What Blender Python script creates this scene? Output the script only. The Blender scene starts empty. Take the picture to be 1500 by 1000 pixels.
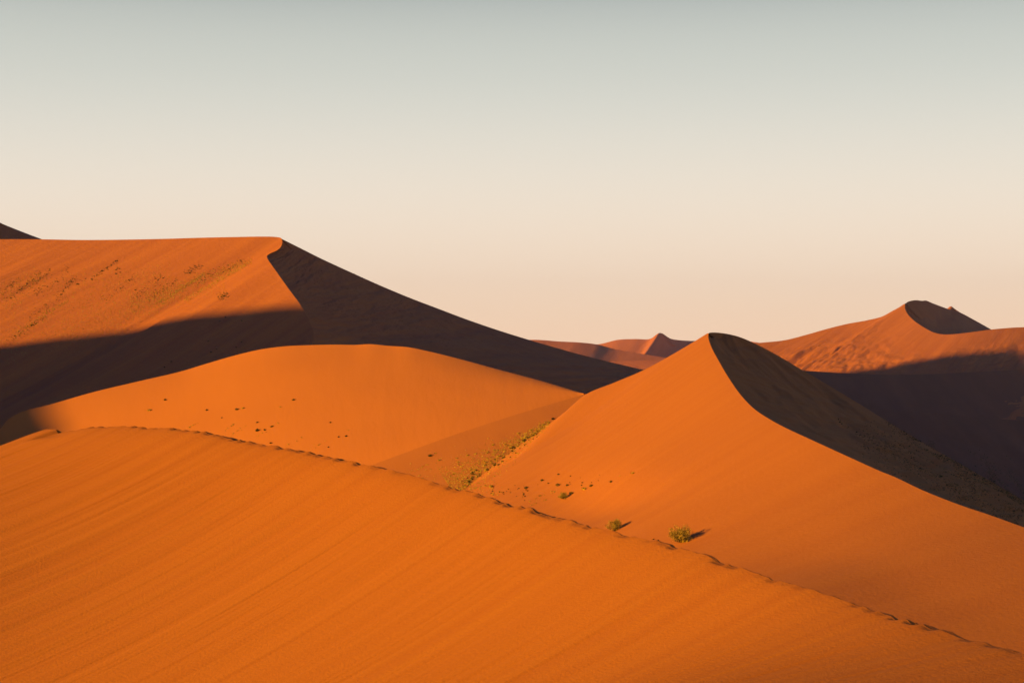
import bpy, math, random
import numpy as np
from mathutils import Vector, Matrix
from mathutils.bvhtree import BVHTree

# ------------------------------------------------------------------ camera
scene = bpy.context.scene
EYE = 100.0                      # eye height above the gravel plain (camera stands on the near ridge)
FOC = 2400.0                     # focal length in photo pixels (1500 wide)
HORIZON = 510.0
cam_d = bpy.data.cameras.new('camera')
cam_d.sensor_fit = 'HORIZONTAL'
cam_d.sensor_width = 36.0
cam_d.lens = 36.0 * FOC / 1500.0
cam_d.clip_start = 0.5
cam_d.clip_end = 60000.0
cam = bpy.data.objects.new('camera', cam_d)
scene.collection.objects.link(cam)
cam.location = (0, 0, EYE)
cam.rotation_euler = (math.radians(90.0) + math.atan2(HORIZON - 500.0, FOC), 0, 0)
scene.camera = cam

# ------------------------------------------------------------------ sun and sky
SUN_AZ = math.radians(29.5)      # from -X towards the camera side (-Y)
SUN_EL = math.radians(10.2)
sdir = Vector((-math.cos(SUN_AZ) * math.cos(SUN_EL), -math.sin(SUN_AZ) * math.cos(SUN_EL), math.sin(SUN_EL)))
sun_d = bpy.data.lights.new('sun', 'SUN')
sun_d.energy = 5.0
sun_d.angle = math.radians(0.9)
sun_d.color = (1.0, 0.455, 0.02)
sun = bpy.data.objects.new('sun', sun_d)
scene.collection.objects.link(sun)
sun.rotation_euler = sdir.to_track_quat('Z', 'Y').to_euler()

world = bpy.data.worlds.new('World')
scene.world = world
world.use_nodes = True
wt = world.node_tree
wt.nodes.clear()
w_out = wt.nodes.new('ShaderNodeOutputWorld')
w_bg = wt.nodes.new('ShaderNodeBackground')
w_co = wt.nodes.new('ShaderNodeTexCoord')
w_sep = wt.nodes.new('ShaderNodeSeparateXYZ')
w_ramp = wt.nodes.new('ShaderNodeValToRGB')
w_nish = wt.nodes.new('ShaderNodeTexSky')
w_nish.sky_type = 'NISHITA'
w_nish.sun_disc = False
w_nish.sun_elevation = SUN_EL
w_nish.sun_rotation = math.atan2(sdir.x, sdir.y)
w_scale = wt.nodes.new('ShaderNodeVectorMath'); w_scale.operation = 'SCALE'
w_scale.inputs['Scale'].default_value = 0.10
w_mix = wt.nodes.new('ShaderNodeMix'); w_mix.data_type = 'RGBA'
w_mix.inputs['Factor'].default_value = 0.90
wt.links.new(w_co.outputs['Generated'], w_sep.inputs[0])
wt.links.new(w_sep.outputs['Z'], w_ramp.inputs['Fac'])
wt.links.new(w_nish.outputs[0], w_scale.inputs[0])
wt.links.new(w_scale.outputs[0], w_mix.inputs['A'])
w_gain = wt.nodes.new('ShaderNodeVectorMath'); w_gain.operation = 'SCALE'; w_gain.inputs['Scale'].default_value = 1.3
wt.links.new(w_ramp.outputs[0], w_gain.inputs[0])
wt.links.new(w_gain.outputs[0], w_mix.inputs['B'])
wt.links.new(w_mix.outputs['Result'], w_bg.inputs['Color'])
wt.links.new(w_bg.outputs[0], w_out.inputs[0])
# dusk sky by height above the horizon: peach band, cream, grey green, then dim blue to the zenith
cr = w_ramp.color_ramp
cr.interpolation = 'B_SPLINE'
stops = [(0.0, (1.18, 0.81, 0.56)), (0.02, (1.12, 0.81, 0.57)), (0.05, (1.06, 0.83, 0.64)), (0.09, (1.00, 0.87, 0.72)),
         (0.13, (0.84, 0.80, 0.70)), (0.165, (0.70, 0.71, 0.64)), (0.205, (0.57, 0.60, 0.55)),
         (0.25, (0.15, 0.21, 0.25)), (0.33, (0.03, 0.075, 0.22)), (0.60, (0.008, 0.045, 0.27)), (1.0, (0.004, 0.035, 0.23))]
stops = [(p_, tuple(x_ / 1.3 for x_ in c_)) for p_, c_ in stops]     # ramp colours stay below 1
cr.elements[0].position, cr.elements[0].color = stops[0][0], (*stops[0][1], 1)
cr.elements[1].position, cr.elements[1].color = stops[-1][0], (*stops[-1][1], 1)
for p_, c_ in stops[1:-1]:
    e_ = cr.elements.new(p_); e_.color = (*c_, 1)
w_bg.inputs['Strength'].default_value = 0.44

scene.view_settings.view_transform = 'Standard'
scene.view_settings.look = 'None'
scene.view_settings.exposure = 1.18
scene.view_settings.gamma = 1.0
scene.view_settings.use_curve_mapping = False
scene.cycles.use_denoising = True
scene.cycles.max_bounces = 6
scene.cycles.volume_bounces = 0
HAZE_DENSITY = 0.00004

# ------------------------------------------------------------------ helpers
coll = scene.collection
_perm = np.random.RandomState(7).permutation(4096).astype(np.int64)
_ang = np.random.RandomState(8).rand(4096) * 2 * np.pi
_gx, _gy = np.cos(_ang), np.sin(_ang)

def perlin(x, y, seed=0):
    xi, yi = np.floor(x).astype(np.int64), np.floor(y).astype(np.int64)
    xf, yf = x - xi, y - yi
    u = xf * xf * xf * (xf * (xf * 6 - 15) + 10)
    v = yf * yf * yf * (yf * (yf * 6 - 15) + 10)
    def g(ix, iy, fx, fy):
        h = _perm[(_perm[(ix + seed * 131) & 4095] + iy) & 4095]
        return _gx[h] * fx + _gy[h] * fy
    a, b = g(xi, yi, xf, yf), g(xi + 1, yi, xf - 1, yf)
    c, d = g(xi, yi + 1, xf, yf - 1), g(xi + 1, yi + 1, xf - 1, yf - 1)
    return 1.45 * ((a + u * (b - a)) + v * ((c + u * (d - c)) - (a + u * (b - a))))

def fbm(x, y, octaves=4, seed=0, gain=0.5):
    t, amp = 0.0, 1.0
    for k in range(octaves):
        t = t + amp * perlin(x * 2 ** k, y * 2 ** k, seed + k)
        amp *= gain
    return t

def smooth(a, b, x):
    t = np.clip((x - a) / (b - a), 0, 1)
    return t * t * (3 - 2 * t)

def world_point(px, py, D):
    """a sighting: direction given in photo pixels, distance ahead in metres"""
    return np.array([(px - 750.0) / FOC * D, D, EYE - (py - HORIZON) / FOC * D])

def interp(knots, values, t):
    """monotone-ish cubic (Catmull-Rom tangents, limited) through values at knots"""
    knots = np.asarray(knots, float); values = np.asarray(values, float)
    if values.ndim == 1:
        values = values[:, None]
    h = np.diff(knots)[:, None]
    d = np.diff(values, axis=0) / h
    m = np.empty_like(values)
    m[0], m[-1] = d[0], d[-1]
    m[1:-1] = (d[:-1] * h[1:] + d[1:] * h[:-1]) / (h[:-1] + h[1:])
    i = np.clip(np.searchsorted(knots, t, side='right') - 1, 0, len(knots) - 2)
    hh = (knots[i + 1] - knots[i])[:, None]
    s = ((t - knots[i])[:, None]) / hh
    return ((2 * s**3 - 3 * s**2 + 1) * values[i] + (s**3 - 2 * s**2 + s) * hh * m[i]
            + (-2 * s**3 + 3 * s**2) * values[i + 1] + (s**3 - s**2) * hh * m[i + 1])

def curve(pts, n, attrs=None, even=0.5):
    """pts: (px, py, D, ...) sightings along a ridge line -> n points; extra columns are interpolated too"""
    arr = [np.concatenate([world_point(*p[:3]), np.array(p[3:], float)]) for p in pts]
    arr = np.array(arr)
    pix = np.array([p[:2] for p in pts], float)
    seg = np.linalg.norm(np.diff(pix, axis=0), axis=1) ** even + 1e-6
    k = np.concatenate([[0], np.cumsum(seg)])
    tt = np.linspace(0, k[-1], n * 6)
    big = interp(k, arr, tt)
    # even spacing, part by metres and part by apparent size
    dd = np.linalg.norm(np.diff(big[:, :3], axis=0), axis=1)
    dist = np.maximum(big[:-1, 1], 20.0)
    w = dd / dist ** 0.5
    c = np.concatenate([[0], np.cumsum(w)])
    tn = np.interp(np.linspace(0, c[-1], n), c, tt)
    res = interp(k, arr, tn)
    s = np.concatenate([[0], np.cumsum(np.linalg.norm(np.diff(res[:, :3], axis=0), axis=1))])
    return res[:, :3], res[:, 3:], s

class Grid:
    def __init__(self, P, u, v):
        self.P, self.u, self.v = P, u, v      # P (rows, cols, 3), u and v in metres

def fall(C, s, theta, m, L, k, nv, power=1.5, brow=0.0, brow_w=1.0, ext=0.48):
    """a slope falling from the ridge C: theta = heading (degrees from -X towards the camera), m = steepness,
    L = run in metres, k = share of the steepness left at the toe, brow = rounding just under the ridge"""
    n = len(C)
    f = lambda a: np.broadcast_to(np.asarray(a, float), (n,))
    theta, m, L, k = np.radians(f(theta)), f(m), f(L), f(k)
    t = np.linspace(0, 1, nv) ** power
    d = t[:, None] * L[None, :]
    drop = m * (d - (1 - k) * d * d / (2 * L))
    if brow:
        drop = drop - m * brow * brow_w * (1 - np.exp(-d / brow_w))
    P = np.empty((nv, n, 3))
    P[..., 0] = C[:, 0] - np.cos(theta) * d
    P[..., 1] = C[:, 1] - np.sin(theta) * d
    P[..., 2] = C[:, 2] - drop
    # the slope goes on below until it is under the plain
    h = np.maximum(P[-1, :, 2] + 6.0, 0.0)
    t2 = np.linspace(0, 1, 13)[1:, None]
    d2 = t2 * (h / ext)[None, :]
    E = np.empty((12, n, 3))
    E[..., 0] = P[-1, :, 0] - np.cos(theta) * d2
    E[..., 1] = P[-1, :, 1] - np.sin(theta) * d2
    E[..., 2] = P[-1, :, 2] - t2 * h[None, :]
    P = np.concatenate([P, E]); d = np.concatenate([d, d[-1:] + d2])
    return Grid(P, np.broadcast_to(s, (len(P), n)).copy(), d)

def ruled(C1, C2, s, nv, sag=0.0, power=1.0):
    """a slope spanned between two ridge or foot lines"""
    t = (np.linspace(0, 1, nv) ** power)[:, None, None]
    P = C1[None] * (1 - t) + C2[None] * t
    P[..., 2] -= (sag * 4 * t * (1 - t))[..., 0]
    d = np.linalg.norm(C2 - C1, axis=1)
    return Grid(P, np.broadcast_to(s, (nv, len(s))).copy(), t[..., 0] * d[None])

def normals(P):
    du = np.gradient(P, axis=1); dv = np.gradient(P, axis=0)
    N = np.cross(du, dv); N /= np.linalg.norm(N, axis=-1, keepdims=True) + 1e-9
    N[N[..., 2] < 0] *= -1
    return N

def link_mesh(name, mesh, mats, parent=None):
    o = bpy.data.objects.new(name, mesh)
    coll.objects.link(o)
    for m_ in mats:
        mesh.materials.append(m_)
    if parent is not None:
        o.parent = parent
    return o

def surface(name, grids, mats, label=None, category=None, kind='structure', group=None):
    V, F, UV, MI, base = [], [], [], [], 0
    for gi, g in enumerate(grids):
        r, c = g.P.shape[:2]
        V.append(g.P.reshape(-1, 3)); UV.append(np.stack([g.u, g.v], -1).reshape(-1, 2))
        i = np.arange(r * c).reshape(r, c)
        a, b, cc, dd = i[:-1, :-1], i[:-1, 1:], i[1:, 1:], i[1:, :-1]
        q = np.stack([a, b, cc, dd], -1).reshape(-1, 4)
        # keep faces looking up
        v0, v1, v2, v3 = (g.P.reshape(-1, 3)[q[:, j]] for j in range(4))
        nz = np.cross(v2 - v0, v3 - v1)[:, 2]
        q[nz < 0] = q[nz < 0][:, ::-1]
        F.append(q + base); base += r * c
        MI.append(np.full(len(q), getattr(g, 'mat', 0), np.int32))
    V = np.concatenate(V); UV = np.concatenate(UV); F = np.concatenate(F); MI = np.concatenate(MI)
    me = bpy.data.meshes.new(name)
    me.vertices.add(len(V)); me.vertices.foreach_set('co', V.astype(np.float32).ravel())
    me.loops.add(F.size); me.loops.foreach_set('vertex_index', F.astype(np.int32).ravel())
    me.polygons.add(len(F)); me.polygons.foreach_set('loop_start', (np.arange(len(F)) * 4).astype(np.int32))
    me.polygons.foreach_set('material_index', MI)
    me.polygons.foreach_set('use_smooth', np.ones(len(F), bool))
    uvl = me.uv_layers.new(name='UVMap')
    uvl.data.foreach_set('uv', UV[F.ravel()].astype(np.float32).ravel())
    me.update(calc_edges=True)
    o = link_mesh(name, me, mats)
    if label: o['label'] = label
    if category: o['category'] = category
    if kind: o['kind'] = kind
    if group: o['group'] = group
    o['_'] = 0; del o['_']
    return o, (V, F)

# ------------------------------------------------------------------ materials
def sand(name, base, dark, streak_u=1.2, streak_v=0.03, streak_amt=0.35, bump=0.02, grain=3.0, ripple=0.0, patch=60.0,
         green=None, green_scale=25.0):
    m = bpy.data.materials.new(name); m.use_nodes = True
    nt = m.node_tree; nd = nt.nodes; lk = nt.links
    nd.clear()
    out = nd.new('ShaderNodeOutputMaterial')
    bs = nd.new('ShaderNodeBsdfPrincipled')
    bs.inputs['Roughness'].default_value = 0.95
    bs.inputs['Specular IOR Level'].default_value = 0.08
    lk.new(bs.outputs[0], out.inputs[0])
    uv = nd.new('ShaderNodeUVMap'); uv.uv_map = 'UVMap'
    geo = nd.new('ShaderNodeNewGeometry')
    def mapping(src, sx, sy, sz=1.0):
        mp = nd.new('ShaderNodeMapping'); lk.new(src, mp.inputs['Vector'])
        mp.inputs['Scale'].default_value = (sx, sy, sz); return mp.outputs[0]
    def noise(vec, scale, detail=4.0, rough=0.55, dist=0.0):
        n = nd.new('ShaderNodeTexNoise'); lk.new(vec, n.inputs['Vector'])
        n.inputs['Scale'].default_value = scale; n.inputs['Detail'].default_value = detail
        n.inputs['Roughness'].default_value = rough; n.inputs['Distortion'].default_value = dist
        return n.outputs['Fac']
    st = noise(mapping(uv.outputs[0], streak_u, streak_v), 1.0, 6.0, 0.6, 0.25)
    pt = noise(geo.outputs['Position'], 1.0 / patch, 4.0, 0.5)
    gr = noise(geo.outputs['Position'], grain, 8.0, 0.65)
    # colour: coarse dark grains sorted into streaks and patches
    a = nd.new('ShaderNodeMapRange'); lk.new(st, a.inputs[0])
    a.inputs[1].default_value, a.inputs[2].default_value = 0.30, 0.70
    a.inputs[3].default_value, a.inputs[4].default_value = 0.5 - streak_amt / 2, 0.5 + streak_amt / 2
    b = nd.new('ShaderNodeMath'); b.operation = 'MULTIPLY_ADD'
    lk.new(pt, b.inputs[0]); b.inputs[1].default_value = 0.5; b.inputs[2].default_value = -0.25
    c = nd.new('ShaderNodeMath'); c.operation = 'ADD'; lk.new(a.outputs[0], c.inputs[0]); lk.new(b.outputs[0], c.inputs[1])
    e = nd.new('ShaderNodeMath'); e.operation = 'MULTIPLY_ADD'; lk.new(gr, e.inputs[0]); e.inputs[1].default_value = 0.25
    e.inputs[2].default_value = -0.125
    f = nd.new('ShaderNodeMath'); f.operation = 'ADD'; f.use_clamp = True
    lk.new(c.outputs[0], f.inputs[0]); lk.new(e.outputs[0], f.inputs[1])
    mx = nd.new('ShaderNodeMix'); mx.data_type = 'RGBA'
    lk.new(f.outputs[0], mx.inputs['Factor'])
    mx.inputs['A'].default_value = (*dark, 1); mx.inputs['B'].default_value = (*base, 1)
    col = mx.outputs['Result']
    if green:
        gn = noise(mapping(uv.outputs[0], 1.0 / green_scale, 0.22 / green_scale), 1.0, 7.0, 0.7, 0.4)
        gm = nd.new('ShaderNodeMapRange'); lk.new(gn, gm.inputs[0]); gm.clamp = True
        gm.inputs[1].default_value, gm.inputs[2].default_value = green[1], green[1] + 0.12
        at = nd.new('ShaderNodeAttribute'); at.attribute_name = 'cover'
        g2 = nd.new('ShaderNodeMath'); g2.operation = 'MULTIPLY'; lk.new(gm.outputs[0], g2.inputs[0]); lk.new(at.outputs['Fac'], g2.inputs[1])
        m2 = nd.new('ShaderNodeMix'); m2.data_type = 'RGBA'; lk.new(g2.outputs[0], m2.inputs['Factor'])
        lk.new(col, m2.inputs['A']); m2.inputs['B'].default_value = (*green[0], 1); col = m2.outputs['Result']
    lk.new(col, bs.inputs['Base Color'])
    # relief
    h = nd.new('ShaderNodeMath'); h.operation = 'MULTIPLY_ADD'
    lk.new(gr, h.inputs[0]); h.inputs[1].default_value = 0.5; lk.new(st, h.inputs[2])
    hout = h.outputs[0]
    if ripple:
        wv = nd.new('ShaderNodeTexWave'); wv.wave_type = 'BANDS'; wv.bands_direction = 'Y'
        lk.new(mapping(uv.outputs[0], 1, 1), wv.inputs['Vector'])
        wv.inputs['Scale'].default_value = 2.2; wv.inputs['Distortion'].default_value = 5.0
        wv.inputs['Detail'].default_value = 2.0; wv.inputs['Detail Scale'].default_value = 0.6
        h2 = nd.new('ShaderNodeMath'); h2.operation = 'MULTIPLY_ADD'
        lk.new(wv.outputs['Fac'], h2.inputs[0]); h2.inputs[1].default_value = ripple; lk.new(hout, h2.inputs[2]); hout = h2.outputs[0]
    bp = nd.new('ShaderNodeBump'); bp.inputs['Strength'].default_value = 1.0; bp.inputs['Distance'].default_value = bump
    lk.new(hout, bp.inputs['Height']); lk.new(bp.outputs[0], bs.inputs['Normal'])
    return m

SAND = (0.405, 0.170, 0.034)
RED = (0.315, 0.116, 0.030)
near_sand = sand('near_sand', (0.385, 0.160, 0.024), (0.310, 0.112, 0.020), streak_u=1.4, streak_v=0.022, bump=0.045, grain=9.0, patch=30, streak_amt=0.5)
dune_sand = sand('dune_sand', SAND, RED, streak_u=0.25, streak_v=0.012, bump=0.10, grain=2.0, patch=90, streak_amt=0.35)
soft_sand = sand('soft_sand', (0.44, 0.187, 0.036), (0.36, 0.138, 0.032), streak_u=0.10, streak_v=0.02, bump=0.12, grain=1.2, patch=120, streak_amt=0.15)
valley_shade_sand = sand('valley_shade_sand', (0.37, 0.155, 0.034), (0.30, 0.118, 0.030), streak_u=0.05, streak_v=0.05, bump=0.15, grain=1.5, patch=40, streak_amt=0.3)  # sand darkened to stand in for the dimmer light on the tilted side
red_sand = sand('red_sand', (0.41, 0.166, 0.044), (0.27, 0.098, 0.040), streak_u=0.12, streak_v=0.012, bump=0.6, grain=0.5, patch=160, streak_amt=0.6)
far_sand = sand('far_sand', (0.46, 0.185, 0.070), (0.34, 0.125, 0.055), streak_u=0.03, streak_v=0.005, bump=2.0, grain=0.12, patch=400, streak_amt=0.4)
flat_sand = sand('flat_sand', (0.20, 0.095, 0.06), (0.15, 0.07, 0.05), streak_u=0.02, streak_v=0.02, bump=0.5, grain=0.4, patch=200)
shade_darkened_sand = sand('shade_darkened_sand', (0.23, 0.102, 0.042), (0.15, 0.072, 0.036), streak_u=0.05, streak_v=0.012, bump=0.6, grain=0.4, patch=120, streak_amt=0.5)  # sand colour lowered to deepen the shade on the two ridges behind

BOTTOM = -20.0

# ------------------------------------------------------------------ ground
gx = np.sign(np.linspace(-1, 1, 121)) * np.abs(np.linspace(-1, 1, 121)) ** 2.2 * 5500
gy = -1200 + (np.linspace(0, 1, 140)) ** 1.8 * 8200
X, Y = np.meshgrid(gx, gy)
G = Grid(np.stack([X, Y, 4.0 * fbm(X / 700, Y / 700, 3, 3) + 2.0], -1), X, Y)
surface('ground', [G], [flat_sand], 'reddish gravelly sand plain between the dunes')

# ------------------------------------------------------------------ near ridge (foreground)
# px, py, D | heading, steepness, run, toe share
fg = [(-700, 900, 80, 20, .34, 30, 0.14), (-300, 780, 84, 25, .36, 28, 0.14), (-120, 720, 84, 30, .38, 26, 0.14), (0, 662.5, 82, 33, .36, 21, 0.14),
      (40, 642, 81, 35, .37, 20, 0.14), (68, 629.5, 80, 36, .38, 20, 0.14), (84, 628.5, 79.5, 36, .39, 20, 0.14), (130, 625, 78.5, 36, .41, 20, 0.14),
      (200, 624.5, 76.5, 37, .44, 20, 0.14), (280, 630, 74, 38, .48, 21, 0.14), (360, 645, 71.5, 38, .51, 22, 0.14), (450, 662, 69, 38, .54, 24, 0.14), 
      (545, 682, 66, 38, .56, 27, 0.14), (650, 709, 62.5, 37, .55, 31, 0.14), (760, 740, 59, 36, .54, 33, 0.14), (870, 771, 55.5, 34, .51, 33, 0.14),
      (1000, 802, 52, 32, .47, 32, 0.14), (1130, 846, 48.5, 29, .41, 30, 0.14), (1220, 873, 46.3, 27, .33, 28, 0.14), (1300, 900, 44.3, 26, .24, 28, 0.14),
      (1400, 930, 42, 25, .15, 26, 0.20), (1500, 957, 39.8, 24, .09, 26, 0.20), (1700, 1010, 36.5, 24, .08, 26, 0.20), (2100, 1110, 32, 24, .08, 26, 0.20),
      (2800, 1290, 27, 22, .08, 30, 0.20)]
C, A, s = curve(fg, 1700)
front = fall(C, s, A[:, 0], A[:, 1], A[:, 2], A[:, 3], 300, power=1.9, brow=0.35, brow_w=0.8)
u, v = front.u, front.v
# avalanche streaks and soft lobes running down the slip face
fade = smooth(0.5, 4.0, v)
z = 0.030 * fbm(u * 1.6, v * 0.035, 3, 11) * fade
z += 0.04 * fbm(u * 0.55, v * 0.014, 3, 21) * fade
z += 0.012 * fbm(u * 3.2, v * 0.03, 3, 23) * fade
z += 0.14 * fbm(u * 0.07, v * 0.03, 2, 31) * smooth(1, 15, v)
# thin crisp rills
r1 = fbm(u * 1.1, v * 0.012, 3, 41)
z -= 0.04 * np.exp(-(r1 / 0.045) ** 2) * smooth(0.6, 5.0, v) * smooth(-0.2, 0.4, perlin(u * 0.3, v * 0.06, 55))
front.P[..., 2] += z
# trodden crest: one footprint after another along the ridge, two feet apart
rs = np.random.RandomState(5)
_r = np.random.RandomState(5)
steps = []
_t = 0.0
while _t < s[-1]:
    _t += _r.uniform(0.42, 0.80)
    steps.append((_t, _r.uniform(0.12, 0.58) * (1.0 + 0.8 * float(perlin(np.array(_t * 0.10), np.array(0.5), 77))), _r.uniform(0.14, 0.30), _r.uniform(0.03, 0.10), _r.rand()))
# width of the trodden shelf behind the edge, foot by foot
shelf = 0.10 + 0.10 * perlin(s * 0.9, s * 0 + .7, 88) + 0.05 * perlin(s * 3.0, s * 0 + .2, 89)
nick = np.zeros_like(s)
for t_, w_, wu_, dp_, r_ in steps:
    if r_ < 0.22: continue
    b_ = np.exp(-((s - t_) / wu_) ** 4)
    shelf = np.maximum(shelf, w_ * b_)
    nick = np.maximum(nick, dp_ * b_)
worn = smooth(-0.45, 0.15, perlin(s * 0.11, s * 0 + 5.1, 90)) * smooth(84, 110, 750 + FOC * C[:, 0] / C[:, 1])
shelf = np.clip(shelf, 0.02, 0.9) * (0.15 + 0.85 * worn)
nick = nick * worn
front.P[..., 2] -= nick * np.exp(-(front.v / 0.16) ** 2)
back = fall(C, s, A[:, 0] + 180 + 8, 0.62, 75, 0.45, 110, power=2.6)
vb = back.v
tilt = 0.13 + 0.06 * perlin(s * 1.7, s * 0 + 2.2, 91)
drop_b = np.where(vb < shelf, tilt * vb, tilt * shelf + 0.62 * (vb - shelf) * (1 - 0.55 * np.clip((vb - shelf) / 150, 0, 1)))
back.P[..., 2] = C[:, 2] - nick - drop_b
back.P[..., 2] += 0.03 * fbm(back.u * 2.0, vb * 3.0, 3, 92) * np.exp(-((vb - 0.25) / 0.25) ** 2)
# gentle wobble of the whole crest line, shared by both sides
for g in (front, back):
    g.P[..., 2] += (0.05 * perlin(g.u * 0.7, g.u * 0 + 3.3, 5) + 0.035 * perlin(g.u * 1.9, g.u * 0 + 1.3, 9)) * np.exp(-(g.v / 2.5) ** 2)
# broken lip where the ridge begins on the left
_cp = 750 + FOC * C[:, 0] / C[:, 1]
lip = -0.17 * smooth(83.0, 84.6, _cp) * (1 - smooth(88, 135, _cp))
for g in (front, back):
    g.P[..., 2] += lip * np.exp(-(g.v / 1.2) ** 4)
near_dune, near_geo = surface('dune', [front, back], [near_sand],
    'near orange sand ridge with a footprint trail along its crest and streaked slope')

# ------------------------------------------------------------------ centre dune (sharp peak right of the middle)
SC = [(1037.5, 488, 325), (1037.5, 494, 318), (1042, 508, 306), (1052, 527, 290), (1066, 551, 272), (1084, 577, 254), (1104, 598, 239), (1127, 613.5, 226),
      (1150, 626, 217), (1180, 640, 208), (1215, 656, 200), (1250, 672, 193), (1290, 690, 187), (1310, 698, 184), (1350, 717, 178),
      (1400, 737, 172), (1450, 754, 167), (1500, 772, 162), (1600, 808, 153), (1760, 870, 143), (2000, 960, 132)]
AL = [(1037.5, 488, 325), (1030, 492, 325.5), (1017, 500, 326), (983, 520, 327), (943, 541.7, 328), (900, 560, 329), (858, 577.5, 330), (830, 601, 331), (800, 624, 330), (760, 653, 328), (700, 700, 325), (640, 748, 322), (560, 810, 318)]
# heading, steepness along the heading, run, toe share for each control point
def deco(pts, hd):
    ks = [h[0] for h in hd]; vs = np.array([h[1:] for h in hd], float)
    xs = np.array([p[0] for p in pts], float)
    return [(*p, *[np.interp(p[0], ks, vs[:, j]) for j in range(vs.shape[1])]) for p in pts]
SL = deco(SC, [(1037, 38, .50, 190, .55), (1100, 28, .50, 185, .6), (1180, 24, .45, 180, .45), (1300, 26, .30, 170, .3), (1500, 30, .14, 160, .3), (2000, 34, .10, 150, .3)])
LL = deco(AL, [(560, 70, .30, 100, .8), (858, 62, .38, 180, .8), (950, 56, .41, 190, .7), (1037.4, 38, .50, 190, .55)])
left_path = LL[::-1] + SL[1:]
C2, A2, s2 = curve(left_path, 900)
cf = fall(C2, s2, A2[:, 0], A2[:, 1], A2[:, 2], A2[:, 3], 240, power=1.35, brow=0.12, brow_w=3.0)
u, v = cf.u, cf.v
# a shallow trough at the foot, its far side turned from the sun
_q = cf.P; _px = 750 + FOC * _q[..., 0] / np.maximum(_q[..., 1], 1); _py = HORIZON - FOC * (_q[..., 2] - EYE) / np.maximum(_q[..., 1], 1)
def _at(px, py):
    k_ = np.argmin((_px - px) ** 2 + (_py - py) ** 2); return _q.reshape(-1, 3)[k_, :2]
_a, _b = _at(850, 752), _at(925, 712)
_d = (_b - _a) / np.linalg.norm(_b - _a); _len = np.linalg.norm(_b - _a)
_al = (_q[..., 0] - _a[0]) * _d[0] + (_q[..., 1] - _a[1]) * _d[1]
_ac = (_q[..., 0] - _a[0]) * _d[1] - (_q[..., 1] - _a[1]) * _d[0]
_w = np.where(_ac > 0, 12.0, 24.0)
cf.P[..., 2] -= 1.3 * np.exp(-0.5 * (_ac / _w) ** 2) * np.exp(-0.5 * ((_al - 0.35 * _len) / (0.55 * _len)) ** 2)
cf.P[..., 2] += (0.05 * fbm(u * 0.35, v * 0.02, 4, 61) + 0.5 * fbm(u / 60, v / 50, 3, 62)) * smooth(2, 25, v)
Rr = [(1037.5, 488, 325), (1041, 487, 327), (1050, 487, 330), (1066, 489, 334), (1085, 494, 337), (1110, 505, 339), (1140, 521, 340), (1172, 540, 338), (1200, 556, 335), (1240, 580, 327), (1260, 592, 322), (1300, 617, 305),
      (1340, 641, 285), (1380, 664, 265), (1440, 698, 242), (1500, 733, 222), (1600, 790, 200), (1760, 870, 180), (2000, 980, 160)]
CS, _, sS = curve(SC, 500)
CR, _, sR = curve(Rr, 500)
cr_face = ruled(CS, CR, sS, 90, sag=0.6)
u, v = cr_face.u, cr_face.v
edge = smooth(0, 8, v) * smooth(0, 0.15, 1 - np.linspace(0, 1, 90)[:, None])
cr_face.P[..., 2] += (0.5 * fbm(u / 25 , v / 9, 3, 71) + 0.15 * fbm(u * 0.25, v * 0.04, 3, 72)) * edge
back_c = fall(CR, sR, 196, 0.70, 140, 0.4, 50, power=1.4)
CA, _, sA = curve(AL, 120)
back_a = fall(CA, sA, 245, 0.55, 130, 0.4, 50, power=1.4)
centre_dune, centre_geo = surface('dune', [cf, cr_face, back_c, back_a], [dune_sand],
    'sharp peaked orange dune with a lit left face and black shaded right face')

# ------------------------------------------------------------------ middle dune (broad low one under the big left dune)
M1 = [(-250, 700, 470), (-120, 668, 478), (-50, 645, 482), (0, 628, 485), (11, 615, 486), (30, 604, 487), (72, 592.6, 489), (137, 574, 490), (200, 559, 490), (266, 543.5, 489), (304, 532, 487), (342, 521, 485), (380, 512, 482), (418, 507, 479),
      (450, 505.5, 476), (494, 504.6, 471), (520, 505, 467), (542, 504, 464), (570, 506.5, 459), (598, 508.5, 454), (630, 515, 446), (655, 521, 440), (682, 528, 433), (726, 540, 419), (790, 557, 398), (858, 577, 375)]
_px = np.array([p[0] for p in M1], float)
_D = np.polyval(np.polyfit(_px, [p[2] for p in M1], 4), _px); _D += (375 - _D[-1]) * np.clip((_px - 600) / 258, 0, 1)
M1 = [(p[0], p[1], float(d_)) for p, d_ in zip(M1, _D)]
# crease between the sunlit side and the dim valley side, running on under the near ridge
def _m2(px):
    y = np.interp(px, [-250, 0, 200, 400, 545, 575, 605, 640, 670, 700, 740, 780, 825, 858], [974, 882, 808, 734, 680.5, 669.5, 658.5, 645.5, 635, 625, 612, 599.5, 586.5, 577])
    return (px, float(y), float(361 + 14.0 * ((px - 480) / 378) ** 2))
M2 = [_m2(p[0]) for p in M1]
hdM = [(-250, 60, .28, 90, .5), (400, 80, .24, 90, .5), (545, 95, .19, 110, .5), (640, 100, .18, 120, .5), (860, 105, .17, 120, .5)]
def scaled(pts, f):
    return [(p[0], p[1], p[2] * f, *p[3:]) for p in pts]
def pair(a, b, n):
    aa = np.array([[*world_point(*p), *world_point(*q)] for p, q in zip(a, b)])
    pix = np.array([p[:2] for p in a], float)
    k = np.concatenate([[0], np.cumsum(np.linalg.norm(np.diff(pix, axis=0), axis=1) ** 0.6 + 1e-6)])
    tt = np.linspace(0, k[-1], n)
    r = interp(k, aa, tt)
    ss = np.concatenate([[0], np.cumsum(np.linalg.norm(np.diff(r[:, :3], axis=0), axis=1))])
    return r[:, :3], r[:, 3:], ss, k, tt
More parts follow.
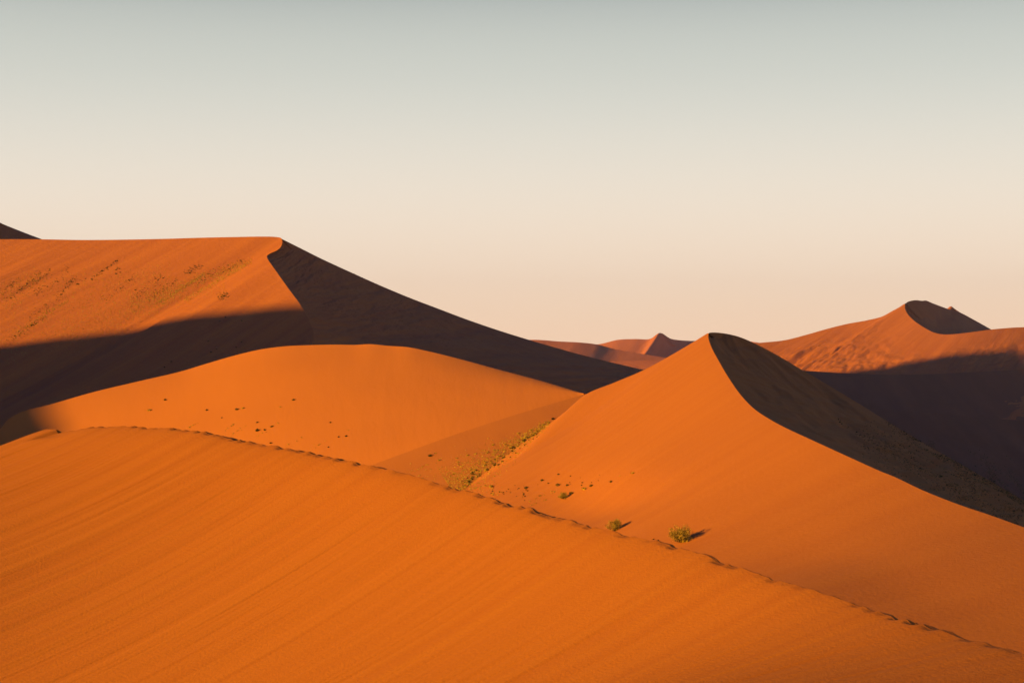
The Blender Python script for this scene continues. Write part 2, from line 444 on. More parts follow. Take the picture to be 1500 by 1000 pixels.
MA, MB_, sM, kM, tM = pair(M1, M2, 600)
hv = interp(kM, np.array([[*p[3:]] for p in deco(M2, hdM)]), tM)
def soften(P, w):
    k_ = np.exp(-0.5 * (np.arange(-3 * w, 3 * w + 1) / w) ** 2); k_ /= k_.sum()
    n_ = 3 * w
    out = np.empty_like(P)
    for j in range(3):
        a_ = P[:, j]
        lo = a_[0] - (a_[1] - a_[0]) * np.arange(n_, 0, -1); hi = a_[-1] + (a_[-1] - a_[-2]) * np.arange(1, n_ + 1)
        out[:, j] = np.convolve(np.concatenate([lo, a_, hi]), k_, 'valid')
    return out
MAs = soften(MA, 45)
mf = ruled(MAs, MB_, sM, 130, sag=0.0, power=1.3)
mf.P += (MA - MAs)[None] * np.exp(-(np.linspace(0, 1, 130) ** 1.3 / 0.10))[:, None, None]
wz = 4 * np.linspace(0, 1, 130)[:, None] * (1 - np.linspace(0, 1, 130)[:, None])
mf.P[..., 2] += (0.5 * fbm(mf.u / 110, mf.v / 60, 2, 81)) * wz
ap = fall(MB_, sM, hv[:, 0], hv[:, 1], hv[:, 2], hv[:, 3], 70, power=1.2)
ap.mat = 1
ap.P[..., 2] += 0.3 * fbm(ap.u / 30, ap.v / 30, 3, 83) * smooth(3, 30, ap.v)
bk = fall(MA, sM, 245, 0.50, 150, 0.4, 50, power=1.4)
mid_dune, mid_geo = surface('dune', [mf, ap, bk], [soft_sand, valley_shade_sand],
    'broad low orange dune in the middle, sunlit, with scattered grass tufts')

# ------------------------------------------------------------------ big left dune
B_S = [(412, 349, 600), (413.5, 355, 594), (411.5, 361, 588), (405, 367, 582), (396, 371, 577), (391, 375, 573), (393, 381, 566), (400, 391, 556), (412, 408, 545), (425, 426, 533), (437, 442, 522), (447, 458, 512), (454, 473, 503),
       (459, 488, 494), (458.5, 500, 486), (452, 512, 478), (440, 530, 468), (420, 560, 452), (400, 600, 430)]
B_T = [(-700, 350, 715), (-400, 352, 700), (-150, 352, 682), (0, 350.5, 664), (60, 350.5, 656), (120, 351.5, 647), (180, 351, 638), (240, 349.8, 628), (300, 348, 618), (350, 347, 609), (385, 346.5, 604), (403, 347, 602), (412, 349, 600)]
B_S = scaled(B_S, 1.25); B_T = scaled(B_T, 1.25)
hdB = [(-700, 50, .40, 420, .45), (0, 50, .42, 400, .5), (200, 50, .46, 360, .5), (350, 50, .52, 330, .5), (385, 50, .55, 330, .5), (412, 50, .55, 330, .5)]
TB = deco(B_T, hdB)
SB = [(*p, 50, .55 - .06 * i / 18, 330 - 4 * i, .5) for i, p in enumerate(B_S)]
CB, AB, sB = curve(TB + SB[1:], 1000)
bf = fall(CB, sB, AB[:, 0], AB[:, 1], AB[:, 2], AB[:, 3], 260, power=1.25)
u, v = bf.u, bf.v
n_left = smooth(0, 1, (np.interp(330, 750 + FOC * CB[:, 0] / CB[:, 1], sB) - u) / 120)
rough = smooth(10, 60, v)
bf.P[..., 2] += (2.2 * fbm(u / 34, v / 300, 4, 91) + 0.45 * fbm(u / 6, v / 70, 3, 92)) * rough * (0.10 + 0.90 * n_left)
B_R = [(412, 349.2, 600), (413, 350, 601), (414, 350.6, 602), (416, 351.5, 604), (419, 353, 606), (424, 355.5, 610), (432, 359.5, 615), (445, 366, 622), (470, 378.5, 632), (510, 397, 645), (558, 418.5, 660), (600, 436, 672), (638, 450.5, 682), (690, 470, 690),
       (750, 490, 697), (842, 517, 703), (938, 540.5, 705), (1010, 556, 700), (1100, 580, 690)]
B_R = scaled(B_R, 1.25)
BA, BB, sBB, kB, tB = pair(B_S, B_R, 500)
br = ruled(BA, BB, sBB, 160, sag=1.0)
u, v = br.u, br.v
ev = smooth(0, 10, v) * smooth(0, 0.1, 1 - np.linspace(0, 1, 160)[:, None])
br.P[..., 2] += (0.7 * fbm(u / 12, v / 120, 4, 101) + 0.35 * fbm(u / 4, v / 14, 3, 102)) * ev
CBR, _, sBR = curve(B_R, 200)
bb = fall(CBR, sBR, 292, 0.50, 200, 0.4, 40, power=1.4)
CBT, _, sBT = curve(B_T, 200)
bt = fall(CBT, sBT, 250, 0.45, 200, 0.4, 40, power=1.4)
big_dune, big_geo = surface('dune', [bf, br, bb, bt], [red_sand],
    'big dune on the left with a curved crest between lit face and dark face')

# ------------------------------------------------------------------ towering dune far behind on the left
K1 = [(-1600, 400, 1160), (-1300, 300, 1150), (-1040, 166, 1130), (-850, 71, 1111), (-700, 10, 1100), (-602, -15, 1092), (-500, 50, 1080), (-350, 130, 1055), (-200, 211, 1030), (-80, 282, 1010), (0, 326, 1000), (20, 336.5, 1000), (45, 349, 1000), (120, 390, 1000), (240, 450, 1000), (420, 520, 1000)]
CK, _, sK = curve(K1, 300)
kf = fall(CK, sK, 105, 0.45, 420, 0.5, 90, power=1.2)
kb = fall(CK, sK, 240, 0.5, 420, 0.4, 60, power=1.2)
kf.P[..., 2] += 3.0 * fbm(kf.u / 60, kf.v / 150, 4, 111) * smooth(5, 60, kf.v)
surface('dune', [kf, kb], [red_sand], 'dark shaded dune peak behind the big dune at the left edge')

# ------------------------------------------------------------------ dune that shades the left slopes (left of the frame)
HH = [(-560, 40, 0), (-505, 350, 0)]
ha = np.array([math.sin(SUN_AZ), -math.cos(SUN_AZ)]); hc = np.array([-math.cos(SUN_AZ), -math.sin(SUN_AZ)])
tanel = math.tan(SUN_EL)
sil = [(-940, -30), (-850, 2), (-780, 14), (-730, 22), (-697, 31), (-680, 42), (-648, 50), (-632, 55), (-605, 62), (-590, 63), (-572, 58), (-545, 36), (-515, 16), (-500, 8), (-490, 4), (-480, 1), (-470, -1.5), (-455, -7), (-430, -18), (-380, -38), (-310, -66)]
cdist = 360.0
CH = []
for a_, b_ in sil:
    c_ = cdist + 0.10 * (a_ + 500)
    xy = ha * a_ + hc * c_
    CH.append([xy[0], xy[1], EYE + b_ + tanel * c_])
CH = np.array(CH)
kk = np.concatenate([[0], np.cumsum(np.linalg.norm(np.diff(CH, axis=0), axis=1))])
tt = np.linspace(0, kk[-1], 240)
CHs = interp(kk, CH, tt)
hf = fall(CHs, tt, 29, 0.5, 330, 0.4, 60, power=1.2)
hb = fall(CHs, tt, 215, 0.55, 230, 0.5, 60, power=1.2)
surface('dune', [hf, hb], [red_sand], 'steep dune outside the frame on the left that shades the slopes')

# ------------------------------------------------------------------ far right dune with the dark bowl
F_L = [(1040, 512, 1076), (1085, 504, 1077), (1118, 501.5, 1078), (1150, 498, 1080), (1180, 490.5, 1085), (1210, 482, 1089), (1240, 474.5, 1092), (1270, 469, 1092), (1292, 463.5, 1090), (1306, 456, 1087), (1318, 449.5, 1083), (1325.5, 445, 1080)]
F_S = [(1325.5, 445, 1080), (1325.5, 451, 1072), (1329, 459, 1062), (1336, 467, 1050), (1345, 474, 1038), (1356, 481, 1027), (1367, 486.5, 1018), (1380, 489.5, 1012), (1395, 489.5, 1008), (1410, 488, 1006), (1430, 485.5, 1006), (1452, 482.5, 1008)]
F_R = [(1470, 480.8, 1010), (1490, 479.4, 1012), (1520, 479, 1014), (1600, 482, 1010), (1800, 500, 980), (2100, 530, 900)]
F_T = [(1325.5, 445, 1080), (1330, 442, 1087), (1336, 440.2, 1097), (1343, 439.6, 1110), (1350, 440.5, 1127), (1357, 440.3, 1142), (1366, 444, 1162), (1378, 448.5, 1185), (1392, 453.5, 1205), (1405, 457, 1220), (1428, 469, 1235), (1453, 483, 1235)]
F_L = scaled(F_L, 1.8); F_S = scaled(F_S, 1.8); F_R = scaled(F_R, 1.8); F_T = scaled(F_T, 1.8)
hdF = [(1040, 50, .30, 590, .5), (1118, 50, .30, 570, .5), (1240, 50, .36, 540, .5), (1326, 45, .40, 520, .5), (1400, 60, .33, 460, .8), (1500, 62, .33, 430, .85), (2100, 62, .33, 430, .85)]
FP = deco(F_L + F_S[1:] + F_R, hdF)
CF, AF, sF = curve(FP, 700)
ff = fall(CF, sF, AF[:, 0], AF[:, 1], AF[:, 2], AF[:, 3], 200, power=1.2)
u, v = ff.u, ff.v
hum = smooth(20, 130, v)
hp = fbm(u / 30, v / 55, 4, 121, 0.6)
ff.P[..., 2] += (4.0 * fbm(u / 55, v / 290, 3, 122) + 2.6 * np.abs(hp)) * hum
FA, FB, sFF, kF, tF = pair(F_S, F_T, 240)
fr = ruled(FA, FB, sFF, 70, sag=16.0)
evf = smooth(0, 10, fr.v) * smooth(0, 0.15, 1 - np.linspace(0, 1, 70)[:, None])
fr.P[..., 2] += 0.35 * fbm(fr.u / 14, fr.v / 110, 3, 131) * evf
CFT, _, sFT = curve(F_L[:-1] + F_T, 200)
fb = fall(CFT, sFT, 230, 0.5, 400, 0.4, 40)
CFR, _, sFR = curve(F_S[-1:] + F_R, 120)
fb2 = fall(CFR, sFR, 240, 0.5, 200, 0.4, 40)
far_right, far_geo = surface('dune', [ff, fr, fb, fb2], [red_sand],
    'far right dune with a dark bowl under its summit and hummocky lit slope')
# small lit tip behind the summit
Tp = [(1340, 490, 1330), (1370, 468, 1330), (1386, 453.5, 1330), (1393, 448.5, 1330), (1399, 452.5, 1330), (1425, 470, 1328), (1470, 500, 1325)]
CT, _, sT = curve(scaled(Tp, 1.8), 80)
surface('dune', [fall(CT, sT, 60, .5, 90, .5, 30), fall(CT, sT, 240, .5, 120, .5, 20)], [red_sand],
    'small orange dune tip behind the far right summit')

# ------------------------------------------------------------------ dark ridges between centre dune and far right dune
def ridge(pts, th, m_, L_, thb, mb, Lb, mat, label, amp=1.0, sc=20.0, n=260, nv=70, seed=140, k=0.5):
    c_, _, s_ = curve(pts, n)
    a_ = fall(c_, s_, th, m_, L_, k, nv, power=1.2)
    b_ = fall(c_, s_, thb, mb, Lb, 0.5, 30, power=1.2)
    a_.P[..., 2] += amp * fbm(a_.u / sc, a_.v / (sc * 2.5), 4, seed) * smooth(2, sc * 1.5, a_.v)
    return surface('dune', [a_, b_], [mat], label)
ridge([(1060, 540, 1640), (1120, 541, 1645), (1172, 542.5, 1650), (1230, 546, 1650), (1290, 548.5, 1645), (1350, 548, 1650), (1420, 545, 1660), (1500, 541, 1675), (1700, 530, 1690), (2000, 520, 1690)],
      95, .45, 400, 262, .35, 300, shade_darkened_sand, 'long shaded ridge below the far right dune', 1.5, 50, seed=141, k=0.8)
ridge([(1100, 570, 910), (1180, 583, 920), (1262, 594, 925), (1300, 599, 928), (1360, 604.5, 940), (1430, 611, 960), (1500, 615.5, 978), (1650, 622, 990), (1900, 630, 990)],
      95, .32, 260, 262, .3, 200, shade_darkened_sand, 'black shaded slope behind the right flank of the peaked dune', 1.5, 30, seed=142, k=0.8)

# ------------------------------------------------------------------ distant dunes
ridge([(640, 520, 3700), (720, 503, 3700), (778, 497.5, 3700), (820, 500, 3710), (850, 501.5, 3720), (875, 504.5, 3735), (900, 511, 3750), (940, 518, 3750), (1000, 528, 3750)],
      75, .34, 1050, 240, .4, 500, far_sand, 'distant dusky pink dune with a dark crest left of the gap', 6, 130, seed=151)
ridge([(780, 512, 4400), (840, 508, 4400), (880, 503.5, 4400), (905, 497.6, 4400), (930, 496.4, 4400), (952, 496.2, 4400), (967, 487.5, 4400), (983, 496, 4490), (1010, 499, 4580), (1040, 498.5, 4620), (1080, 496, 4620), (1100, 500, 4400), (1130, 504, 4400), (1200, 510, 4400)],
      72, .36, 900, 240, .4, 500, far_sand, 'distant orange dune with a small pointed peak', 5, 130, seed=152)
ridge([(840, 535, 2700), (880, 530, 2700), (930, 528, 2700), (990, 527, 2700), (1060, 527, 2700), (1120, 528, 2690), (1200, 532, 2680)],
      100, .15, 400, 262, .3, 300, far_sand, 'low dusky purple flat in front of the distant dunes', 4, 80, seed=153)

# ------------------------------------------------------------------ vegetation
bpy.context.view_layer.update()
dgraph = bpy.context.evaluated_depsgraph_get()
EYE_POS = Vector((0, 0, EYE))
def hit(px, py, shade=False):
    """where a sighting from the viewpoint meets the sand"""
    d = Vector(((px - 750) / FOC, 1, -(py - HORIZON) / FOC)).normalized()
    ok, loc, n, _, o, _ = scene.ray_cast(dgraph, EYE_POS, d)
    if ok and shade and n.dot(sdir) > 0.03: return None
    return (loc, n, o) if ok and not o['label'].startswith('near') else None

def plant_material(name, a, b, dry):
    m = bpy.data.materials.new(name); m.use_nodes = True
    nt = m.node_tree; bs = nt.nodes['Principled BSDF']
    bs.inputs['Roughness'].default_value = 0.85; bs.inputs['Specular IOR Level'].default_value = 0.1
    g = nt.nodes.new('ShaderNodeNewGeometry'); oi = nt.nodes.new('ShaderNodeObjectInfo')
    n = nt.nodes.new('ShaderNodeTexNoise'); n.inputs['Scale'].default_value = 2.3; n.inputs['Detail'].default_value = 3
    nt.links.new(g.outputs['Position'], n.inputs['Vector'])
    r = nt.nodes.new('ShaderNodeValToRGB'); nt.links.new(n.outputs['Fac'], r.inputs['Fac'])
    r.color_ramp.elements[0].position = 0.32; r.color_ramp.elements[0].color = (*a, 1)
    r.color_ramp.elements[1].position = 0.68; r.color_ramp.elements[1].color = (*dry, 1)
    e = r.color_ramp.elements.new(0.5); e.color = (*b, 1)
    nt.links.new(r.outputs[0], bs.inputs['Base Color'])
    return m
grass_m = plant_material('grass_blades', (0.16, 0.128, 0.028), (0.36, 0.285, 0.055), (0.52, 0.41, 0.11))
dark_m = plant_material('shrub_leaves', (0.035, 0.033, 0.012), (0.080, 0.068, 0.022), (0.19, 0.145, 0.04))
twig_m = plant_material('twigs', (0.07, 0.045, 0.02), (0.10, 0.06, 0.03), (0.16, 0.10, 0.05))

def blades(rng, n, spread, height, width, ball=0.0):
    """curved grass blades leaning out of a tuft; ball > 0 lifts the roots into a rounded crown"""
    V, F = [], []
    for _ in range(n):
        a = rng.uniform(0, 2 * math.pi); r = spread * math.sqrt(rng.random())
        lean = r / spread * rng.uniform(0.5, 1.1)
        h = height * rng.uniform(0.55, 1.0) * (1 - 0.35 * (r / spread) ** 2)
        bx, by = 0.55 * r * math.cos(a), 0.55 * r * math.sin(a)
        bz = ball * height * rng.random() * (1 - 0.6 * (r / spread) ** 2)
        b2 = a + rng.uniform(-0.7, 0.7)
        dx, dy = math.cos(b2) * lean * h, math.sin(b2) * lean * h
        w = width * rng.uniform(0.6, 1.3); wx, wy = -math.sin(b2) * w, math.cos(b2) * w
        k = len(V)
        V += [(bx - wx, by - wy, bz - 0.03), (bx + wx, by + wy, bz - 0.03),
              (bx + 0.4 * dx + wx * .8, by + 0.4 * dy + wy * .8, bz + 0.65 * h), (bx + 0.4 * dx - wx * .8, by + 0.4 * dy - wy * .8, bz + 0.65 * h),
              (bx + dx, by + dy, bz + h * (1.0 - 0.25 * lean))]
        F += [(k, k + 1, k + 2, k + 3), (k + 3, k + 2, k + 4)]
    return V, F

def poly_mesh(name, V, F, mat):
    me = bpy.data.meshes.new(name); me.from_pydata(V, [], F); me.materials.append(mat); me.update(); return me

rng = random.Random(11)
tuft_meshes = []
for k in range(6):
    V, F = blades(rng, 60, 0.5, 0.42, 0.035)
    tuft_meshes.append(poly_mesh('grass_tuft', V, F, grass_m))
shrub_meshes = []
for k in range(5):
    V, F = blades(rng, 110, 0.5, 0.40, 0.045, 0.6)
    shrub_meshes.append(poly_mesh('shrub', V, F, dark_m))

def plant(px, py, wpx, meshes, name, label, cat, group, squash=1.0):
    h_ = hit(px, py, 'shaded' in label)
    wpx *= 1.2
    if h_ is None: return None
    loc, n, o = h_
    w = wpx * loc.y / FOC
    ob = bpy.data.objects.new(name, meshes[rng.randrange(len(meshes))]); coll.objects.link(ob)
    ob.location = loc - Vector((0, 0, 0.04 * w))
    ob.rotation_euler = (rng.uniform(-.08, .08), rng.uniform(-.08, .08), rng.uniform(0, 6.28))
    ob.scale = (w * rng.uniform(.9, 1.15), w * rng.uniform(.8, 1.1), w * squash * rng.uniform(.85, 1.15))
    ob['label'] = label; ob['category'] = cat
    if group: ob['group'] = group
    return ob

# two proper bushes in the hollow behind the near ridge, with stems and leafy sprays
def bush(px, py, wpx, label, seed):
    r = random.Random(seed)
    loc, n, o = hit(px, py)
    w = wpx * loc.y / FOC
    root = bpy.data.objects.new('bush', None); coll.objects.link(root)
    root.location = loc; root['label'] = label; root['category'] = 'bush'
    V, F = [], []
    tips = []
    for i in range(34):
        a = r.uniform(0, 6.283); el = r.uniform(0.15, 1.35); L = w * 0.5 * r.uniform(0.7, 1.05)
        p0 = Vector((r.uniform(-.05, .05) * w, r.uniform(-.05, .05) * w, -0.05 * w))
        d = Vector((math.cos(a) * math.cos(el), math.sin(a) * math.cos(el), math.sin(el) * 1.25))
        prev = p0; pr = 0.012 * w
        for q in range(1, 5):
            t = q / 4
            p = p0 + d * L * t + Vector((r.uniform(-1, 1), r.uniform(-1, 1), r.uniform(-.5, 1))) * 0.03 * w
            nr = 0.012 * w * (1 - 0.8 * t)
            k = len(V)
            for c_, rad in ((prev, pr), (p, nr)):
                for j in range(3):
                    an = j * 2.094
                    V.append((c_.x + rad * math.cos(an), c_.y + rad * math.sin(an), c_.z + rad * 0.3 * math.sin(an * 2)))
            for j in range(3):
                F.append((k + j, k + (j + 1) % 3, k + 3 + (j + 1) % 3, k + 3 + j))
            prev, pr = p, nr
            if q >= 2: tips.append((p, d))
    st = link_mesh('branches', poly_mesh('branches', V, F, twig_m), [], root)
    for part, mat, nn, sel in (('foliage', dark_m, 16, 0), ('dry_foliage', grass_m, 30, 1)):
        V, F = [], []
        for (p, d) in tips:
            # straw yellow sprays are left off the right-hand edge
            if sel == 1 and p.x > 0.30 * w: continue
            for j in range(nn):
                c = p + Vector((r.gauss(0, 1), r.gauss(0, 1), r.gauss(0, .8))) * 0.055 * w
                if c.z < 0.0: c.z = abs(c.z) * 0.5
                dd = (d + Vector((r.gauss(0, .5), r.gauss(0, .5), r.gauss(.2, .4)))).normalized()
                ln = 0.045 * w * r.uniform(.6, 1.3); sd = dd.cross(Vector((r.gauss(0, 1), r.gauss(0, 1), r.gauss(0, 1)))).normalized() * 0.011 * w
                k = len(V)
                V += [tuple(c - sd), tuple(c + sd), tuple(c + dd * ln)]
                F.append((k, k + 1, k + 2))
        link_mesh(part, poly_mesh(part, V, F, mat), [], root)
    return root
bush(997, 793, 38, 'largest round bush, yellow green, in the hollow behind the near ridge', 3)
bush(900, 776, 26, 'smaller dark bush peeking over the near ridge crest', 4)
bush(826, 730, 17, 'small dark bush at the end of the grass line, left of the dune hollow', 5)

T = tuft_meshes; S_ = shrub_meshes
# tufts on the middle dune, those that stand apart named one by one
for px, py, w, ms, lab in [
    (242, 586, 6, S_, 'small dark tuft highest on the left of the middle dune'),
    (219, 601, 10, T, 'elongated olive tuft leftmost on the middle dune'),
    (303, 601, 6, S_, 'lone dark tuft right of the elongated olive tuft'),
    (325, 612, 3.5, S_, 'tiny dark tuft between the lone tuft and the double clump'),
    (347, 600, 8, S_, 'left half of the double clump on the middle dune'),
    (356, 598, 8, T, 'right half of the double clump on the middle dune'),
    (430, 586, 6, S_, 'highest dark tuft on the centre of the middle dune'),
    (411, 596, 5, T, 'pale straw tuft just below the highest dark tuft'),
    (377, 619, 5, S_, 'small dark tuft straight above the trio of tufts'),
    (377, 631, 9, S_, 'largest dark tuft in the trio on the middle dune'),
    (388, 630, 5.5, S_, 'middle tuft in the trio on the middle dune'),
    (398, 625, 5.5, S_, 'right hand tuft of the trio on the middle dune'),
    (397, 649, 5, S_, 'dark tuft touching the near ridge crest under the trio'),
    (484, 619, 4.5, S_, 'lone small tuft high on the right of the middle dune'),
    (510, 630, 4, T, 'small olive tuft above the dark pair of tufts'),
    (496, 640, 5, S_, 'left tuft of the dark pair near the ridge'),
    (507, 639, 6, S_, 'right tuft of the dark pair near the ridge'),
    (481, 655, 4.5, S_, 'small tuft below the dark pair near the ridge'),
    (470, 666, 8, T, 'olive tuft half hidden by the near ridge crest'),
    (630, 668, 9, S_, 'dark olive clump on the dim slope left of the grass streak'),
    (638, 664, 6, T, 'light olive tuft right of the clump on the dim slope'),
    (644, 674, 8, T, 'pale tuft below the clump on the dim slope'),
    (715, 642, 4, T, 'lone pale tuft high on the dim slope'),
    (810, 614, 7, S_, 'topmost dark tuft of the grass streak'),
    (768, 646, 9, S_, 'dark tuft on the lower edge of the upper grass streak'),
    (738, 671, 9, S_, 'dark tuft on the lower edge in the middle of the grass streak'),
    (725, 682, 7, S_, 'dark tuft below the middle of the grass streak'),
    (714, 689, 8, S_, 'dark tuft where the grass streak widens'),
    (720, 713, 13, T, 'wide green tuft standing apart below the grass streak'),
    (771, 715, 8, S_, 'dark tuft alone between the green tuft and the bushes'),
    (794, 704, 7, S_, 'dark tuft above the row of bushes'),
    (818, 695, 5.5, S_, 'small tuft high above the small dark bush'),
    (817, 711, 8, S_, 'dark tuft just above the small dark bush'),
    (831, 711, 6, S_, 'small tuft up and right of the small dark bush'),
    (837, 723, 9, S_, 'low dark tuft trailing right of the small dark bush'),
    (857, 716, 14, T, 'broad olive tuft right of the small dark bush'),
    (866, 712, 7, S_, 'dark tuft trailing off the broad olive tuft'),
    (853, 707, 4, S_, 'tiny tuft above the broad olive tuft'),
    (895, 706, 7, S_, 'dark tuft between the broad olive tuft and the last tuft'),
    (927, 693, 10, T, 'last olive tuft at the top of the dark hollow'),
    (908, 697, 4, T, 'tiny tuft left of the last olive tuft'),
    (957, 790, 3.5, S_, 'left of two tiny tufts beside the largest bush'),
    (964, 791, 3.5, S_, 'right of two tiny tufts beside the largest bush')]:
    plant(px, py, w, ms, 'grass_tuft' if ms is T else 'small_shrub', lab, 'grass tuft' if ms is T else 'shrub', None, 0.8)

def band(p0, p1, w0, w1, n, lo, hi, meshes, name, label, cat, group, squash=.8, taper=1.0):
    for _ in range(n):
        t = rng.random() ** taper
        q = rng.gauss(0, 0.33)
        ww = w0 * (1 - t) + w1 * t
        dx, dy = p1[0] - p0[0], p1[1] - p0[1]; L = math.hypot(dx, dy)
        plant(p0[0] + dx * t - dy / L * q * ww, p0[1] + dy * t + dx / L * q * ww, lo + (hi - lo) * rng.random() ** 2, meshes, name, label, cat, group, squash)

g1 = 'tufts in the dense grass streak of the valley'
l1 = 'yellow green tuft within the dense grass streak beside the peaked dune'
band((672, 706), (806, 618), 40, 5, 200, 3.5, 8, T, 'grass_tuft', l1, 'grass tuft', g1, taper=1.5)
band((684, 706), (790, 633), 20, 5, 60, 3, 7, S_, 'small_shrub', 'dark tuft within the dense grass streak beside the peaked dune', 'shrub', 'dark tufts in the dense grass streak of the valley', taper=1.3)
band((668, 712), (735, 722), 14, 10, 40, 3, 6.5, T, 'grass_tuft', l1, 'grass tuft', g1)
g2 = 'small tufts along the sand line left of the bushes'
l2 = 'small tuft among the sparse tufts between grass streak and bushes'
band((775, 735), (815, 718), 12, 8, 22, 2.5, 6, T, 'grass_tuft', l2, 'grass tuft', g2)
band((720, 715), (770, 725), 20, 14, 22, 2, 4, S_, 'small_shrub', l2, 'shrub', g2)
band((740, 718), (880, 700), 14, 14, 16, 2, 4, S_, 'small_shrub', l2, 'shrub', g2)
g3 = 'small tufts low on the dim slope'
band((596, 690), (640, 700), 22, 22, 36, 2, 4.5, T, 'grass_tuft', 'small tuft low on the dim slope just above the near ridge', 'grass tuft', g3)
band((612, 689), (628, 680), 3, 3, 8, 3, 5, T, 'grass_tuft', 'small tuft low on the dim slope just above the near ridge', 'grass tuft', g3)
g4 = 'tufts in slanting rows on the middle dune'
l4 = 'small tuft in a slanting row on the middle dune above the ridge crest'
for a, b, n in [((322, 636), (347, 618), 14), ((333, 642), (362, 623), 12), ((272, 629), (292, 618), 8), ((376, 640), (410, 618), 8), ((416, 655), (442, 640), 8), ((448, 662), (478, 645), 8)]:
    band(a, b, 3, 3, n, 2, 4.5, T, 'grass_tuft', l4, 'grass tuft', g4)
# shaded right face of the peaked dune
g5 = 'dark shrubs on the shaded right face of the peaked dune'
l5 = 'dark green shrub on the shaded right face of the peaked dune'
for a, b, w0, w1, n in [((1225, 614), (1285, 645), 8, 14, 18), ((1285, 645), (1400, 690), 16, 40, 22), ((1320, 630), (1380, 668), 6, 8, 10), ((1380, 668), (1500, 736), 8, 16, 18), ((1340, 680), (1500, 755), 30, 50, 22)]:
    band(a, b, w0, w1, n, 2.0, 5.5, S_, 'small_shrub', l5, 'shrub', g5, 0.7)
# big left dune
g6 = 'tufts scattered on the sunlit face of the big dune'
l6 = 'small dark tuft on the sunlit face of the big dune'
for a, b, w0, n in [((10, 440), (55, 403), 4, 12), ((133, 410), (172, 381), 3, 10), ((50, 432), (100, 395), 9, 10), ((85, 432), (112, 404), 6, 8), ((163, 410), (174, 392), 9, 9), ((200, 432), (240, 404), 9, 8),
                    ((175, 425), (192, 408), 4, 8), ((270, 400), (297, 389), 4, 6), ((285, 412), (366, 380), 8, 18), ((320, 437), (334, 432), 7, 8), ((20, 492), (66, 465), 5, 6), ((110, 418), (126, 407), 4, 8)]:
    band(a, b, w0, w0, n, 1.8, 4.2, S_, 'small_shrub', l6, 'shrub', g6, 0.7)
for px, py in [(330, 465), (322, 471), (354, 470), (305, 500), (354, 501), (346, 509), (317, 511), (309, 516), (251, 530), (241, 538)]:
    plant(px, py, 3.6, S_, 'small_shrub', 'tiny dark shrub on the shadowed foot of the big dune', 'shrub', 'shrubs on the shadowed foot of the big dune', 0.8)

# thin grass nobody could count: one mesh per slope
def thin_grass(areas, label, mat, seed):
    r = random.Random(seed); V, F = [], []
    for (a, b, w0, w1, n, lo, hi, taper) in areas:
        dx, dy = b[0] - a[0], b[1] - a[1]; L = math.hypot(dx, dy)
        for _ in range(n):
            t = r.random() ** taper; q = r.gauss(0, .36); ww = w0 * (1 - t) + w1 * t
            h_ = hit(a[0] + dx * t - dy / L * q * ww, a[1] + dy * t + dx / L * q * ww, 'shaded' in label)
            if h_ is None: continue
            loc = h_[0]
            w = r.uniform(lo, hi) * loc.y / FOC
            v_, f_ = blades(r, 6, 0.5 * w, 0.40 * w, 0.10 * w)
            k = len(V)
            V += [(x + loc.x, y + loc.y, z_ + loc.z) for x, y, z_ in v_]
            F += [tuple(i + k for i in f) for f in f_]
    o = link_mesh('grass', poly_mesh('grass', V, F, mat), [])
    o['kind'] = 'stuff'; o['label'] = label
thin_grass([((660, 714), (806, 618), 50, 5, 2300, 1.6, 3.8, 1.5)], 'fine yellow green grass filling the valley streak', grass_m, 1)
thin_grass([((0, 445), (60, 400), 30, 25, 420, 1.4, 3.2, 1), ((0, 505), (250, 420), 60, 40, 1500, 1.3, 2.8, 1), ((190, 450), (370, 382), 26, 8, 1300, 1.3, 3.0, 1), ((60, 430), (250, 395), 45, 25, 700, 1.2, 2.8, 1), ((90, 490), (330, 420), 40, 10, 600, 1.2, 2.6, 1),
            ((230, 447), (300, 400), 7, 4, 500, 1.4, 3, 1), ((270, 440), (360, 388), 6, 4, 500, 1.4, 3, 1), ((20, 490), (100, 440), 8, 4, 300, 1.4, 3, 1)],
           'thin olive grass in streaks on the sunlit face of the big dune', grass_m, 2)
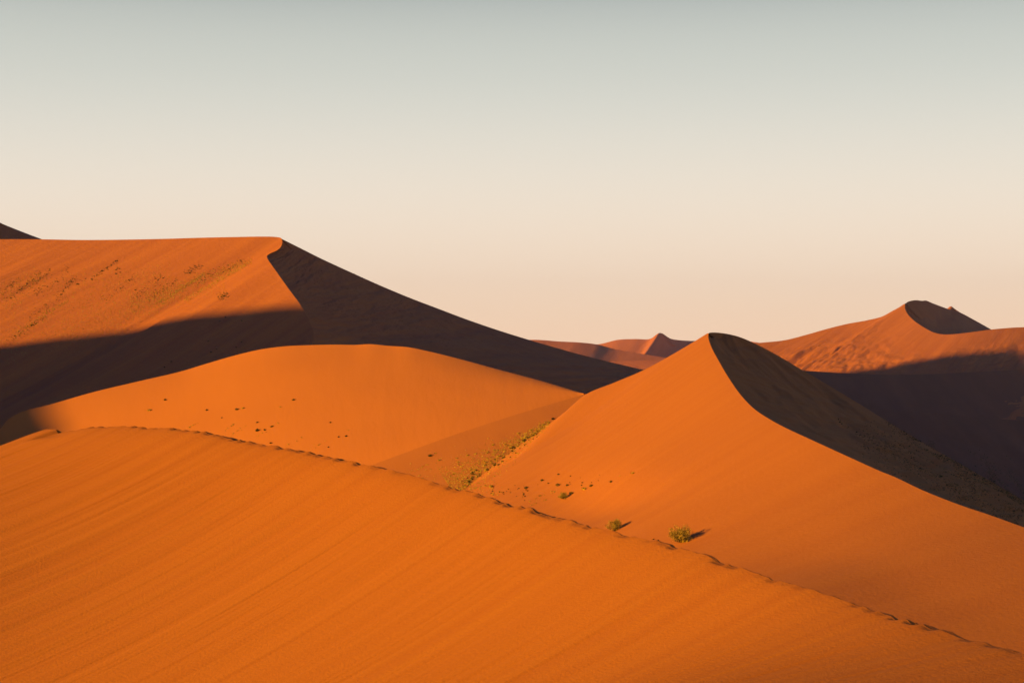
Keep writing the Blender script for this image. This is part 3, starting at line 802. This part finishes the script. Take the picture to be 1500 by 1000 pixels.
dark_streaks = [((10, 440), (60, 400), 5, 5), ((30, 430), (75, 395), 4, 4), ((133, 410), (174, 380), 3, 2), ((50, 432), (102, 395), 9, 9), ((85, 432), (112, 404), 6, 6), ((200, 436), (240, 402), 10, 6),
                ((215, 440), (260, 410), 5, 4), ((270, 400), (297, 389), 5, 4), ((285, 412), (366, 380), 9, 7), ((320, 437), (334, 430), 6, 5), ((10, 500), (66, 465), 6, 4), ((40, 470), (90, 435), 8, 8), ((0, 430), (30, 408), 8, 6), ((150, 440), (200, 405), 10, 8)]
thin_grass([(a, b, w0 * 1.5, w1 * 1.4, 95, 1.5, 3.4, 1) for a, b, w0, w1 in dark_streaks], 'dark grass in slanting streaks on the sunlit face of the big dune', dark_m, 6)
thin_grass([((1250, 632), (1500, 750), 24, 100, 9000, 1.2, 3.6, .62), ((1290, 615), (1500, 735), 8, 24, 2200, 1.2, 3.2, .7)], 'thin dark grass low on the shaded face of the peaked dune', dark_m, 3)
thin_grass([((440, 390), (800, 500), 30, 60, 500, 1.0, 2.4, 1), ((480, 440), (700, 530), 20, 30, 350, 1, 2.2, 1)], 'sparse dark grass on the shaded face of the big dune', dark_m, 4)
thin_grass([((1167, 518), (1220, 499), 2, 2, 26, 1.5, 2.6, 1), ((1165, 535), (1345, 512), 26, 26, 90, 1.2, 2.4, 1)], 'dark specks of grass on the far right dune', dark_m, 5)

# ------------------------------------------------------------------ haze in the air
def haze_box():
    x0, x1, y0, y1, z0, z1 = -5600, 5600, -1300, 7100, -12.0, 385.0
    me = bpy.data.meshes.new('haze')
    vs = [(x, y, z) for x in (x0, x1) for y in (y0, y1) for z in (z0, z1)]
    me.from_pydata(vs, [], [(0, 1, 3, 2), (4, 6, 7, 5), (0, 4, 5, 1), (2, 3, 7, 6), (0, 2, 6, 4), (1, 5, 7, 3)])
    m = bpy.data.materials.new('haze'); m.use_nodes = True
    nt = m.node_tree; nt.nodes.clear()
    o_ = nt.nodes.new('ShaderNodeOutputMaterial'); v_ = nt.nodes.new('ShaderNodeVolumePrincipled')
    v_.inputs['Color'].default_value = (0.70, 0.74, 1.0, 1)
    v_.inputs['Density'].default_value = HAZE_DENSITY
    v_.inputs['Anisotropy'].default_value = 0.55
    nt.links.new(v_.outputs[0], o_.inputs['Volume'])
    o = link_mesh('haze', me, [m])
    o['kind'] = 'stuff'; o['label'] = 'thin dusty haze in the desert air'
haze_box()
